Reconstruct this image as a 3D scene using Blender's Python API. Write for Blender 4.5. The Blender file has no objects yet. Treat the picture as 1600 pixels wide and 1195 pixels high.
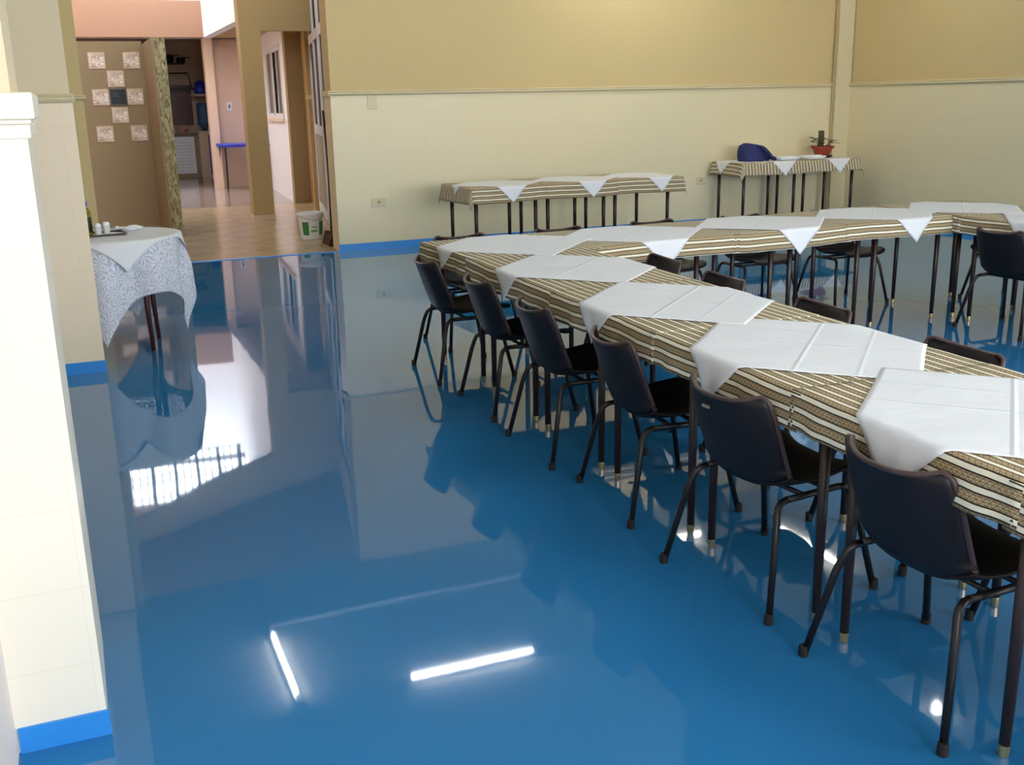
import bpy, math, random
from mathutils import Vector, Matrix, noise
R = math.radians
PI = math.pi
sc = bpy.context.scene
C = sc.collection
random.seed(7)

# ------------------------------------------------------------------ camera
H, F = 1.5, 1627.0
def cam_axes(pitch=.2652, roll=-.0204, yaw=-.3894):
    cy, sy = math.cos(yaw), math.sin(yaw)
    cp, sp = math.cos(pitch), math.sin(pitch)
    cr, sr = math.cos(roll), math.sin(roll)
    P = Matrix(((1, 0, 0), (0, cp, -sp), (0, sp, cp)))
    Q = Matrix(((cr, -sr, 0), (sr, cr, 0), (0, 0, 1)))
    M = Q @ P
    return M @ Vector((cy, 0, -sy)), M @ Vector((sy, 0, cy)), M @ Vector((0, -1, 0))
ax = cam_axes()                                   # world axes seen in camera space (x right, y down, z forward)
right = Vector((ax[0][0], ax[1][0], ax[2][0]))
down = Vector((ax[0][1], ax[1][1], ax[2][1]))
fwd = Vector((ax[0][2], ax[1][2], ax[2][2]))
cam = bpy.data.cameras.new('camera')
cam.sensor_width = 36
cam.lens = F / 1600 * 36
cam.clip_start, cam.clip_end = .05, 200
co = bpy.data.objects.new('camera', cam)
C.objects.link(co)
co.matrix_world = Matrix(((right[0], -down[0], -fwd[0], 0), (right[1], -down[1], -fwd[1], 0), (right[2], -down[2], -fwd[2], H), (0, 0, 0, 1)))
sc.camera = co

# ------------------------------------------------------------------ world, exposure, daylight
sc.view_settings.view_transform = 'Standard'
sc.view_settings.look = 'None'
sc.view_settings.gamma = 1
sc.view_settings.use_curve_mapping = False
sc.view_settings.exposure = 0.8
SKY = 9.0
TUBE = 62.0
w = bpy.data.worlds.new('sky')
sc.world = w
w.use_nodes = True
bg = w.node_tree.nodes['Background']
bg.inputs[0].default_value = (.92, .95, 1.0, 1)
bg.inputs[1].default_value = SKY
sc.cycles.max_bounces = 10
sc.cycles.diffuse_bounces = 6
sc.cycles.glossy_bounces = 5
sc.cycles.sample_clamp_indirect = 6
sc.cycles.caustics_reflective = False
sc.cycles.caustics_refractive = False

def portal(loc, rot, sx, sy):
    l = bpy.data.lights.new('daylight_portal', 'AREA')
    l.shape = 'RECTANGLE'
    l.size, l.size_y = sx, sy
    l.cycles.is_portal = True
    o = bpy.data.objects.new('daylight_portal', l)
    C.objects.link(o)
    o.location = loc
    o.rotation_euler = rot
for px in (1.6, 4.6, 7.4):
    portal((px, -2.9, 2.0), (R(90), 0, R(0)), 2.2, 1.9)
portal((.6, 19.45, 6.5), (0, 0, 0), 4.2, 2.2)

# ------------------------------------------------------------------ materials
def lin(c):
    return tuple(((v / 255) / 12.92 if v / 255 <= .04045 else ((v / 255 + .055) / 1.055) ** 2.4) for v in c) + (1,)
def mat(name, rgb=(200, 200, 200), rough=.6, metal=0, spec=.5, var=0, vscale=6, bump=0, bscale=60, emit=None, coat=0):
    m = bpy.data.materials.new(name)
    m.use_nodes = True
    n, l = m.node_tree.nodes, m.node_tree.links
    b = n['Principled BSDF']
    b.inputs['Base Color'].default_value = lin(rgb)
    b.inputs['Roughness'].default_value = rough
    b.inputs['Metallic'].default_value = metal
    b.inputs['Specular IOR Level'].default_value = spec
    b.inputs['Coat Weight'].default_value = coat
    tc = n.new('ShaderNodeTexCoord')
    if var:
        t = n.new('ShaderNodeTexNoise')
        t.inputs['Scale'].default_value = vscale
        t.inputs['Detail'].default_value = 5
        l.new(tc.outputs['Object'], t.inputs['Vector'])
        mx = n.new('ShaderNodeMix')
        mx.data_type = 'RGBA'
        c = lin(rgb)
        mx.inputs['A'].default_value = tuple(v * (1 - var) for v in c[:3]) + (1,)
        mx.inputs['B'].default_value = tuple(min(1, v * (1 + var)) for v in c[:3]) + (1,)
        l.new(t.outputs['Fac'], mx.inputs['Factor'])
        l.new(mx.outputs['Result'], b.inputs['Base Color'])
    if bump:
        t = n.new('ShaderNodeTexNoise')
        t.inputs['Scale'].default_value = bscale
        t.inputs['Detail'].default_value = 4
        l.new(tc.outputs['Object'], t.inputs['Vector'])
        bp = n.new('ShaderNodeBump')
        bp.inputs['Strength'].default_value = bump
        bp.inputs['Distance'].default_value = .01
        l.new(t.outputs['Fac'], bp.inputs['Height'])
        l.new(bp.outputs['Normal'], b.inputs['Normal'])
    if emit:
        b.inputs['Emission Color'].default_value = emit[0]
        b.inputs['Emission Strength'].default_value = emit[1]
    return m
def nodes(m):
    return m.node_tree.nodes, m.node_tree.links, m.node_tree.nodes['Principled BSDF']
def mathn(n, l, op, a, b=None):
    x = n.new('ShaderNodeMath')
    x.operation = op
    for k, v in ((0, a), (1, b)):
        if v is None: continue
        if hasattr(v, 'links'): l.new(v, x.inputs[k])
        else: x.inputs[k].default_value = v
    return x.outputs[0]

def floor_mat():
    m = mat('blue_epoxy', (42, 117, 172), .03, spec=.55)
    n, l, b = nodes(m)
    tc = n.new('ShaderNodeTexCoord')
    t = n.new('ShaderNodeTexNoise')
    t.inputs['Scale'].default_value = 1.3
    t.inputs['Detail'].default_value = 1
    l.new(tc.outputs['Object'], t.inputs['Vector'])
    bp = n.new('ShaderNodeBump')
    bp.inputs['Strength'].default_value = .07
    bp.inputs['Distance'].default_value = .02
    l.new(t.outputs['Fac'], bp.inputs['Height'])
    l.new(bp.outputs['Normal'], b.inputs['Normal'])
    return m

def tile_mat(name, rgb, grout, size, rot=0, rough=.25, gw=.006, axes='XY', var=.06):
    """square tiles on a plane given by two object axes"""
    m = mat(name, rgb, rough)
    n, l, b = nodes(m)
    tc = n.new('ShaderNodeTexCoord')
    sp = n.new('ShaderNodeSeparateXYZ')
    l.new(tc.outputs['Object'], sp.inputs[0])
    a, c = sp.outputs[axes[0]], sp.outputs[axes[1]]
    if len(axes) > 2:
        a = mathn(n, l, 'ADD', a, sp.outputs[axes[2]])
    if rot:
        s = math.sin(R(rot)); k = math.cos(R(rot))
        a2 = mathn(n, l, 'ADD', mathn(n, l, 'MULTIPLY', a, k), mathn(n, l, 'MULTIPLY', c, s))
        c2 = mathn(n, l, 'SUBTRACT', mathn(n, l, 'MULTIPLY', c, k), mathn(n, l, 'MULTIPLY', a, s))
        a, c = a2, c2
    ds = []
    for q in (a, c):
        f = mathn(n, l, 'FRACT', mathn(n, l, 'DIVIDE', q, size))
        d = mathn(n, l, 'ABSOLUTE', mathn(n, l, 'SUBTRACT', f, .5))
        ds.append(mathn(n, l, 'GREATER_THAN', d, .5 - gw / size))
    g = mathn(n, l, 'MAXIMUM', ds[0], ds[1])
    t = n.new('ShaderNodeTexNoise')
    t.inputs['Scale'].default_value = 3
    t.inputs['Detail'].default_value = 4
    l.new(tc.outputs['Object'], t.inputs['Vector'])
    cc = lin(rgb)
    mv = n.new('ShaderNodeMix'); mv.data_type = 'RGBA'
    mv.inputs['A'].default_value = tuple(v * (1 - var) for v in cc[:3]) + (1,)
    mv.inputs['B'].default_value = tuple(min(1, v * (1 + var)) for v in cc[:3]) + (1,)
    l.new(t.outputs['Fac'], mv.inputs['Factor'])
    mx = n.new('ShaderNodeMix'); mx.data_type = 'RGBA'
    l.new(mv.outputs['Result'], mx.inputs['A'])
    mx.inputs['B'].default_value = lin(grout)
    l.new(g, mx.inputs['Factor'])
    l.new(mx.outputs['Result'], b.inputs['Base Color'])
    return m

def stripe_mat():
    m = mat('striped_cloth', (180, 170, 140), .85, spec=.2)
    n, l, b = nodes(m)
    uv = n.new('ShaderNodeTexCoord')
    sp = n.new('ShaderNodeSeparateXYZ')
    l.new(uv.outputs['UV'], sp.inputs[0])
    wob = n.new('ShaderNodeTexNoise'); wob.inputs['Scale'].default_value = 7
    l.new(uv.outputs['UV'], wob.inputs['Vector'])
    vv = mathn(n, l, 'ADD', sp.outputs['X'], mathn(n, l, 'MULTIPLY', wob.outputs['Fac'], .006))
    f = mathn(n, l, 'FRACT', mathn(n, l, 'ADD', mathn(n, l, 'DIVIDE', vv, .041), 40.0))
    r = n.new('ShaderNodeValToRGB')
    r.color_ramp.interpolation = 'CONSTANT'
    cream, dark, tan, olive = (236, 230, 208), (44, 38, 32), (158, 136, 102), (200, 184, 150)
    stops = [(0, dark), (.09, cream), (.40, dark), (.49, tan), (.60, olive), (.66, tan), (.78, olive), (.84, tan), (.95, tan)]
    e = r.color_ramp.elements
    e[0].position, e[0].color = 0, lin(stops[0][1])
    e[1].position, e[1].color = stops[1][0], lin(stops[1][1])
    for p, c in stops[2:]:
        k = e.new(p); k.color = lin(c)
    l.new(f, r.inputs[0])
    # ornament inside the tan band: small woven zigzag
    zz = mathn(n, l, 'ABSOLUTE', mathn(n, l, 'SUBTRACT', mathn(n, l, 'FRACT', mathn(n, l, 'DIVIDE', sp.outputs['Y'], .017)), .5))
    band = mathn(n, l, 'MULTIPLY', mathn(n, l, 'GREATER_THAN', f, .43), mathn(n, l, 'LESS_THAN', f, .97))
    loc = mathn(n, l, 'ABSOLUTE', mathn(n, l, 'SUBTRACT', mathn(n, l, 'DIVIDE', mathn(n, l, 'SUBTRACT', f, .49), .5), .5))
    hit = mathn(n, l, 'LESS_THAN', mathn(n, l, 'ABSOLUTE', mathn(n, l, 'SUBTRACT', mathn(n, l, 'ADD', zz, loc), .48)), .09)
    fac = mathn(n, l, 'MULTIPLY', mathn(n, l, 'MULTIPLY', hit, band), .6)
    mx = n.new('ShaderNodeMix'); mx.data_type = 'RGBA'
    l.new(r.outputs[0], mx.inputs['A'])
    mx.inputs['B'].default_value = lin((70, 56, 40))
    l.new(fac, mx.inputs['Factor'])
    l.new(mx.outputs['Result'], b.inputs['Base Color'])
    bt = n.new('ShaderNodeTexNoise'); bt.inputs['Scale'].default_value = 9; bt.inputs['Detail'].default_value = 5
    l.new(uv.outputs['UV'], bt.inputs['Vector'])
    bp = n.new('ShaderNodeBump'); bp.inputs['Strength'].default_value = .5; bp.inputs['Distance'].default_value = .012
    l.new(bt.outputs['Fac'], bp.inputs['Height'])
    l.new(bp.outputs['Normal'], b.inputs['Normal'])
    return m

def napkin_mat():
    m = mat('white_linen', (226, 228, 232), .8, spec=.2)
    n, l, b = nodes(m)
    tc = n.new('ShaderNodeTexCoord')
    sp = n.new('ShaderNodeSeparateXYZ')
    l.new(tc.outputs['UV'], sp.inputs[0])
    nz = n.new('ShaderNodeTexNoise'); nz.inputs['Scale'].default_value = 4; nz.inputs['Detail'].default_value = 4
    nz.inputs['Distortion'].default_value = .6
    l.new(tc.outputs['UV'], nz.inputs['Vector'])
    hs = None
    for ch, off in (('X', 0), ('Y', 0), ('X', .185), ('Y', -.185)):
        d = mathn(n, l, 'ABSOLUTE', mathn(n, l, 'SUBTRACT', sp.outputs[ch], off))
        k = mathn(n, l, 'MAXIMUM', mathn(n, l, 'SUBTRACT', 1.0, mathn(n, l, 'DIVIDE', d, .010)), 0.0)
        k = mathn(n, l, 'MULTIPLY', k, 1.0 if off == 0 else .5)
        hs = k if hs is None else mathn(n, l, 'ADD', hs, k)
    hsum = mathn(n, l, 'ADD', mathn(n, l, 'MULTIPLY', hs, .35), mathn(n, l, 'MULTIPLY', nz.outputs['Fac'], 1.6))
    bp = n.new('ShaderNodeBump'); bp.inputs['Strength'].default_value = .55; bp.inputs['Distance'].default_value = .012
    l.new(hsum, bp.inputs['Height'])
    l.new(bp.outputs['Normal'], b.inputs['Normal'])
    return m

def lace_mat():
    m = mat('white_lace', (222, 226, 238), .8, spec=.2)
    n, l, b = nodes(m)
    tc = n.new('ShaderNodeTexCoord')
    v = n.new('ShaderNodeTexVoronoi'); v.inputs['Scale'].default_value = 12
    l.new(tc.outputs['UV'], v.inputs['Vector'])
    # leaves radiating from each flower centre
    vs = n.new('ShaderNodeVectorMath'); vs.operation = 'SUBTRACT'
    l.new(tc.outputs['UV'], vs.inputs[0]); l.new(v.outputs['Position'], vs.inputs[1])
    sp = n.new('ShaderNodeSeparateXYZ'); l.new(vs.outputs[0], sp.inputs[0])
    ang = mathn(n, l, 'ARCTAN2', sp.outputs['X'], sp.outputs['Y'])
    pet = mathn(n, l, 'SINE', mathn(n, l, 'MULTIPLY', ang, 9.0))
    nz = n.new('ShaderNodeTexNoise'); nz.inputs['Scale'].default_value = 26
    l.new(tc.outputs['UV'], nz.inputs['Vector'])
    s = mathn(n, l, 'ADD', mathn(n, l, 'MULTIPLY', pet, .5), mathn(n, l, 'MULTIPLY', mathn(n, l, 'SUBTRACT', nz.outputs['Fac'], .5), 2.2))
    op = mathn(n, l, 'GREATER_THAN', s, -.12)
    al = mathn(n, l, 'ADD', mathn(n, l, 'MULTIPLY', op, .40), .55)
    l.new(al, b.inputs['Alpha'])
    return m

def stone_mat():
    m = mat('rough_stone', (150, 140, 105), .9)
    n, l, b = nodes(m)
    tc = n.new('ShaderNodeTexCoord')
    mp = n.new('ShaderNodeMapping'); mp.inputs['Scale'].default_value = (26, 26, 8)
    l.new(tc.outputs['Object'], mp.inputs[0])
    t = n.new('ShaderNodeTexNoise'); t.inputs['Scale'].default_value = 1.6; t.inputs['Detail'].default_value = 7; t.inputs['Distortion'].default_value = 1.2
    l.new(mp.outputs[0], t.inputs['Vector'])
    r = n.new('ShaderNodeValToRGB')
    r.color_ramp.elements[0].position = .38; r.color_ramp.elements[0].color = lin((104, 96, 68))
    r.color_ramp.elements[1].position = .62; r.color_ramp.elements[1].color = lin((172, 162, 126))
    l.new(t.outputs['Fac'], r.inputs[0]); l.new(r.outputs[0], b.inputs['Base Color'])
    bp = n.new('ShaderNodeBump'); bp.inputs['Strength'].default_value = .9; bp.inputs['Distance'].default_value = .03
    l.new(t.outputs['Fac'], bp.inputs['Height']); l.new(bp.outputs['Normal'], b.inputs['Normal'])
    return m

def glass_mat(name, rgb, rough=.02, trans=.9):
    m = mat(name, rgb, rough)
    b = m.node_tree.nodes['Principled BSDF']
    b.inputs['Transmission Weight'].default_value = trans
    b.inputs['IOR'].default_value = 1.45
    return m

def wavy_glass():
    m = mat('pressed_glass', (214, 196, 176), .12, spec=.9)
    n, l, b = nodes(m)
    b.inputs['Transmission Weight'].default_value = .0
    tc = n.new('ShaderNodeTexCoord')
    t = n.new('ShaderNodeTexNoise'); t.inputs['Scale'].default_value = 22; t.inputs['Distortion'].default_value = 1.5
    l.new(tc.outputs['Object'], t.inputs['Vector'])
    bp = n.new('ShaderNodeBump'); bp.inputs['Strength'].default_value = 1; bp.inputs['Distance'].default_value = .02
    l.new(t.outputs['Fac'], bp.inputs['Height']); l.new(bp.outputs['Normal'], b.inputs['Normal'])
    r = n.new('ShaderNodeValToRGB')
    r.color_ramp.elements[0].position = .35; r.color_ramp.elements[0].color = lin((190, 160, 136))
    r.color_ramp.elements[1].position = .62; r.color_ramp.elements[1].color = lin((252, 244, 236))
    l.new(t.outputs['Fac'], r.inputs[0]); l.new(r.outputs[0], b.inputs['Base Color'])
    return m

M = dict(
    floor=floor_mat(),
    skirt=mat('blue_skirting_paint', (48, 140, 220), .3, var=.05, vscale=9),
    wall_up=mat('ochre_cream_paint', (205, 184, 134), .75, var=.02, vscale=4, bump=.08, bscale=130),
    wall_lo=tile_mat('cream_glazed_tile', (226, 214, 178), (221, 208, 171), .2, rough=.4, gw=.0018, axes='XZY', var=.015),
    pier=tile_mat('white_glazed_tile', (240, 233, 216), (235, 227, 208), .2, rough=.35, gw=.0018, axes='XZY', var=.015),
    peach=tile_mat('peach_glazed_tile', (240, 222, 194), (234, 215, 186), .2, rough=.4, gw=.0018, axes='XZY', var=.015),
    pierup=mat('pale_cream_paint', (224, 208, 176), .7),
    rail=mat('cream_moulding', (214, 202, 166), .5),
    pierrail=mat('white_moulding', (236, 230, 214), .5),
    ceil=mat('white_ceiling', (214, 214, 204), .9),
    plain=mat('pinkish_white_wall', (236, 226, 220), .7),
    stripe=stripe_mat(), nap=napkin_mat(), lace=lace_mat(), stone=stone_mat(), gblock=wavy_glass(),
    shell=mat('dark_plastic', (29, 26, 29), .45, spec=.28, bump=.05, bscale=300),
    seatpad=mat('black_plastic_seat', (24, 20, 22), .6, spec=.3, bump=.05, bscale=300),
    trim=mat('plum_brown_edge', (70, 52, 50), .4),
    steel=mat('black_tube', (30, 26, 26), .35, metal=.2, spec=.5),
    rubber=mat('black_rubber', (22, 20, 20), .8),
    tag=mat('grey_plate', (150, 145, 130), .4, metal=.3),
    wood=mat('dark_wood_leg', (46, 32, 28), .4, var=.15, vscale=20),
    top=mat('table_board', (120, 100, 80), .5, var=.1),
    brass=mat('brass', (214, 190, 140), .25, metal=.9),
    redwood=mat('mahogany', (74, 36, 30), .35, var=.15, vscale=18),
    tan=mat('tan_brown_paint', (152, 134, 104), .75, var=.03),
    tan2=mat('olive_tan_paint', (184, 160, 112), .75, var=.03),
    salmon=mat('salmon_paint', (152, 118, 96), .75),
    pinkw=mat('pale_pink_paint', (224, 198, 176), .7),
    white=mat('white_paint', (236, 238, 244), .6),
    alu=mat('white_aluminium', (226, 228, 232), .35),
    halltile=tile_mat('beige_floor_tile', (186, 166, 136), (128, 110, 88), .42, rot=45, rough=.2, gw=.006),
    porchtile=tile_mat('grey_floor_tile', (158, 144, 138), (120, 108, 104), .4, rough=.12, gw=.004),
    brownglass=mat('brown_glass', (58, 36, 32), .5, spec=.15),
    darkglass=mat('dark_window_glass', (12, 13, 15), .6, spec=.05),
    greyglass=mat('grey_window_glass', (104, 106, 100), .4, spec=.3),
    black=mat('black_metal', (18, 18, 20), .5),
    doorgrey=mat('olive_grey_louvre', (150, 142, 122), .5),
    redtile=tile_mat('maroon_wall_tile', (92, 48, 42), (64, 36, 32), .1, rough=.3, gw=.003, axes='XZ'),
    counter=mat('brown_stone_top', (110, 84, 70), .3, var=.2, vscale=30),
    bluep=mat('blue_plastic', (40, 60, 190), .35),
    bluecloth=mat('blue_bag_fabric', (20, 28, 90), .7, bump=.4, bscale=40),
    water=glass_mat('blue_water_bottle', (110, 160, 230), .05, .6),
    green=mat('green_print', (46, 130, 66), .5),
    terracotta=mat('terracotta', (150, 56, 32), .6, var=.12, vscale=14),
    leaf=mat('leaf_green', (44, 74, 34), .5, var=.25, vscale=25),
    bark=mat('stake_bark', (88, 72, 48), .9, bump=.6, bscale=60),
    soil=mat('soil', (42, 30, 22), .95, bump=.5),
    paper=mat('white_paper', (236, 238, 240), .6),
    oil=glass_mat('yellow_oil', (190, 170, 30), .05, .7),
    oildark=mat('dark_label', (44, 38, 24), .5),
    tray=mat('pewter_tray', (92, 84, 78), .3, metal=.7),
    frost=glass_mat('frosted_plastic', (235, 238, 242), .3, .3),
    bread=mat('bread_crust', (190, 150, 104), .8, var=.2, vscale=30, bump=.3),
    broom=mat('brown_bristle', (64, 38, 28), .9, bump=.6, bscale=90),
    tubeglow=mat('lit_tube', (255, 255, 255), .5, emit=((1.0, .985, .93, 1), TUBE)),
)

# ------------------------------------------------------------------ mesh helpers
class MB:
    def __init__(s): s.v = []; s.f = []; s.uv = None
    def add(s, v, f):
        k = len(s.v)
        s.v += [tuple(p) for p in v]
        s.f += [tuple(i + k for i in q) for q in f]
        return s
    def box(s, x0, x1, y0, y1, z0, z1, T=None):
        v = [Vector((x, y, z)) for z in (z0, z1) for y in (y0, y1) for x in (x0, x1)]
        if T: v = [T @ p for p in v]
        return s.add(v, [(0, 2, 3, 1), (4, 5, 7, 6), (0, 1, 5, 4), (2, 6, 7, 3), (0, 4, 6, 2), (1, 3, 7, 5)])
    def prism(s, pts, a, b, axis='Y'):
        """polygon pts in the plane across axis, extruded from a to b"""
        def P(p, t):
            return {'Y': (p[0], t, p[1]), 'Z': (p[0], p[1], t), 'X': (t, p[0], p[1])}[axis]
        n = len(pts)
        v = [P(p, a) for p in pts] + [P(p, b) for p in pts]
        return s.add(v, [tuple(range(n))[::-1], tuple(range(n, 2 * n))] + [(i, (i + 1) % n, n + (i + 1) % n, n + i) for i in range(n)])
    def tube(s, pts, r, seg=10, cap=True):
        pts = [Vector(p) for p in pts]
        rs = r if isinstance(r, (list, tuple)) else [r] * len(pts)
        rings = []
        up = None
        for i, p in enumerate(pts):
            d = (pts[min(i + 1, len(pts) - 1)] - pts[max(i - 1, 0)]).normalized()
            if up is None:
                up = Vector((0, 0, 1)) if abs(d.z) < .9 else Vector((1, 0, 0))
            a = d.cross(up).normalized()
            b = d.cross(a).normalized()
            up = -b if b.dot(up) < 0 else b
            a = d.cross(up).normalized()
            rings.append([p + (a * math.cos(t) + up * math.sin(t)) * rs[i] for t in [2 * PI * k / seg for k in range(seg)]])
        v = [q for g in rings for q in g]
        f = []
        for i in range(len(pts) - 1):
            for k in range(seg):
                f.append((i * seg + k, i * seg + (k + 1) % seg, (i + 1) * seg + (k + 1) % seg, (i + 1) * seg + k))
        if cap:
            f.append(tuple(range(seg))[::-1])
            f.append(tuple(range((len(pts) - 1) * seg, len(pts) * seg)))
        return s.add(v, f)
    def lathe(s, prof, c=(0, 0, 0), seg=28):
        v = []; f = []
        for r, z in prof:
            for k in range(seg):
                a = 2 * PI * k / seg
                v.append((c[0] + r * math.cos(a), c[1] + r * math.sin(a), c[2] + z))
        for i in range(len(prof) - 1):
            for k in range(seg):
                f.append((i * seg + k, i * seg + (k + 1) % seg, (i + 1) * seg + (k + 1) % seg, (i + 1) * seg + k))
        f.append(tuple(range(seg))[::-1])
        f.append(tuple(range((len(prof) - 1) * seg, len(prof) * seg)))
        return s.add(v, f)
    def build(s, name, m, parent=None, origin=None, smooth=False, bevel=0, solid=0, subsurf=0):
        me = bpy.data.meshes.new(name)
        org = Vector(origin) if origin is not None else Vector((0, 0, 0))
        me.from_pydata([tuple(Vector(p) - org) for p in s.v], [], s.f)
        me.materials.append(m)
        if s.uv:
            ul = me.uv_layers.new(name='UVMap')
            for lp in me.loops:
                ul.data[lp.index].uv = s.uv[lp.vertex_index]
        if smooth:
            for p in me.polygons: p.use_smooth = True
        me.update()
        o = bpy.data.objects.new(name, me)
        C.objects.link(o)
        o.location = org
        if parent: o.parent = parent
        if solid:
            md = o.modifiers.new('thick', 'SOLIDIFY'); md.thickness = solid; md.offset = 0
        if subsurf:
            md = o.modifiers.new('sub', 'SUBSURF'); md.levels = subsurf; md.render_levels = subsurf
        if bevel:
            md = o.modifiers.new('bev', 'BEVEL'); md.width = bevel; md.segments = 2; md.limit_method = 'ANGLE'; md.angle_limit = R(40)
        return o

def tag(o, label, cat, group=None):
    o['label'] = label
    o['category'] = cat
    if group: o['group'] = group
    return o
def thing(name, label, cat, loc=(0, 0, 0), rz=0, group=None):
    o = bpy.data.objects.new(name, None)
    o.empty_display_size = .1
    C.objects.link(o)
    o.location = loc
    o.rotation_euler = (0, 0, rz)
    return tag(o, label, cat, group)
def struct(name, mb, m, parent=None, **k):
    o = mb.build(name, m, parent, **k)
    if not parent: o['kind'] = 'structure'
    return o
def dup(root, loc, rz, label, group=None, name=None):
    def cp(o, par):
        c = o.copy()
        C.objects.link(c)
        if par: c.parent = par
        for ch in [q for q in bpy.data.objects if q.parent == o]:
            cp(ch, c)
        return c
    r = cp(root, None)
    r.location = loc
    r.rotation_euler = (0, 0, rz)
    r['label'] = label
    if group: r['group'] = group
    return r

# ------------------------------------------------------------------ room shell
YB, XR, ZC = 10.74, 8.96, 3.55
ZR = 1.60                                             # moulding height on the back wall
struct('floor', MB().box(-1.6, XR, -3, YB, -.12, 0), M['floor'])
struct('ceiling', MB().box(-1.6, XR, -3, YB + .2, ZC, ZC + .15), M['ceil'])
struct('wall_back', MB().box(2.5, XR + .2, YB, YB + .28, ZR, ZC), M['wall_up'])
struct('wall_back_tiles', MB().box(2.49, XR + .2, YB - .012, YB + .28, 0, ZR), M['wall_lo'])
rail_prof = [(0, 0), (-.018, .004), (-.03, .018), (-.022, .03), (-.03, .038), (-.012, .05), (0, .05)]
struct('trim_1', MB().prism([(YB - .012 + a, ZR - .03 + b) for a, b in rail_prof], 2.47, XR, 'X'), M['rail'])
struct('trim_2', MB().box(2.465, 2.5, YB - .03, YB + .28, ZR - .03, ZR + .02), M['rail'])
struct('baseboard_back', MB().box(2.485, XR, YB - .02, YB - .012, 0, .075), M['skirt'])
struct('wall_right', MB().box(XR, XR + .2, -3, YB, ZR, ZC), M['wall_up'])
struct('wall_right_tiles', MB().box(XR - .012, XR + .2, -3, YB - .012, 0, ZR), M['wall_lo'])
struct('trim_3', MB().prism([(XR - .012 + a, ZR - .03 + b) for a, b in rail_prof], -3, YB - .012, 'Y'), M['rail'])
struct('baseboard_right', MB().box(XR - .02, XR - .012, -3, YB - .012, 0, .075), M['skirt'])
struct('wall_corner_column', MB().box(8.73, XR - .012, YB - .075, YB - .012, 0, ZC), M['rail'])
struct('trim_4', MB().tube([(8.715, YB - .035, .0), (8.715, YB - .035, ZC)], .012, 8), M['tan2'])
struct('wall_back_stub', MB().box(-1.6, .18, YB, YB + .25, 0, ZC), M['wall_up'])
struct('trim_5', MB().prism([(YB + a, ZR - .03 + b) for a, b in rail_prof], -1.6, .205, 'X'), M['rail'])
# left piers and walls
struct('wall_left_pier_front', MB().box(-.29, -.078, 2.495, 3.0, 0, 1.47), M['pier'])
struct('wall_left_pier_upper', MB().box(-.31, -.10, 2.53, 2.97, 1.53, ZC), M['pierup'])
mb = MB().box(-.29, -.070, 2.487, 3.008, 1.44, 1.47)
mb.box(-.29, -.058, 2.475, 3.02, 1.48, 1.535).box(-.29, -.066, 2.482, 3.012, 1.47, 1.48)
struct('trim_6', mb, M['pierrail'], bevel=.004)
struct('baseboard_pier', MB().box(-.278, -.072, 2.487, 2.495, 0, .066), M['skirt'])
struct('wall_left', MB().box(-.45, -.283, -3, 2.62, 0, ZC), M['plain'])
struct('wall_left_recess', MB().box(-1.6, -1.5, 2.62, 10.74, 0, ZC), M['wall_lo'])
struct('wall_left_recess_near', MB().box(-1.6, -.45, 2.5, 2.62, 0, ZC), M['wall_lo'])
struct('wall_left_far_pier', MB().box(-1.5, .05, 6.42, 6.54, 0, 1.54), M['peach'])
struct('wall_left_far_pier_upper', MB().box(-1.5, .04, 6.43, 6.53, 1.54, ZC), M['pierup'])
struct('trim_7', MB().prism([(6.42 + a * .8, 1.53 + b) for a, b in rail_prof], -1.5, .058, 'X'), M['rail'])
struct('trim_8', MB().box(.05, .062, 6.40, 6.54, 1.535, 1.575), M['rail'])
struct('baseboard_far_pier', MB().box(-1.5, .056, 6.412, 6.42, 0, .07), M['skirt'])
# wall behind the camera with its windows
mb = MB()
xs = [-.45, .5, 2.7, 3.5, 5.7, 6.3, 8.5, XR]
for i in range(0, 8, 2):
    mb.box(xs[i], xs[i + 1], -3.2, -3, 0, ZC)
for i in (1, 3, 5):
    mb.box(xs[i], xs[i + 1], -3.2, -3, 0, 1.05).box(xs[i], xs[i + 1], -3.2, -3, 2.95, ZC)
struct('wall_behind', mb, M['wall_up'])
# threshold and hall floors
struct('trim_9', MB().box(.18, 2.49, YB - .01, YB + .03, -.02, .006), M['skirt'])
struct('floor_hall', MB().box(-1.6, 3.6, YB + .03, 16.55, -.12, .004), M['halltile'])
struct('floor_porch', MB().box(-1.6, 3.8, 16.55, 25, -.12, .002), M['porchtile'])

# ------------------------------------------------------------------ hall behind the doorway
struct('wall_hall_left', MB().box(-1.6, -1.5, YB + .25, 25, 0, 6.2), M['pinkw'])
YP = 14.5
struct('wall_screen', MB().box(-1.5, 1.0, YP, YP + .2, 0, 2.30), M['tan'])
struct('wall_screen_return', MB().box(1.0, 1.13, 12.97, YP + .2, 0, 2.26), M['tan'])
struct('trim_stone_facing', MB().box(1.02, 1.145, 12.93, 12.97, 0, 2.26).box(1.13, 1.145, 12.97, YP + .2, 0, 2.26), M['stone'])
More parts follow.
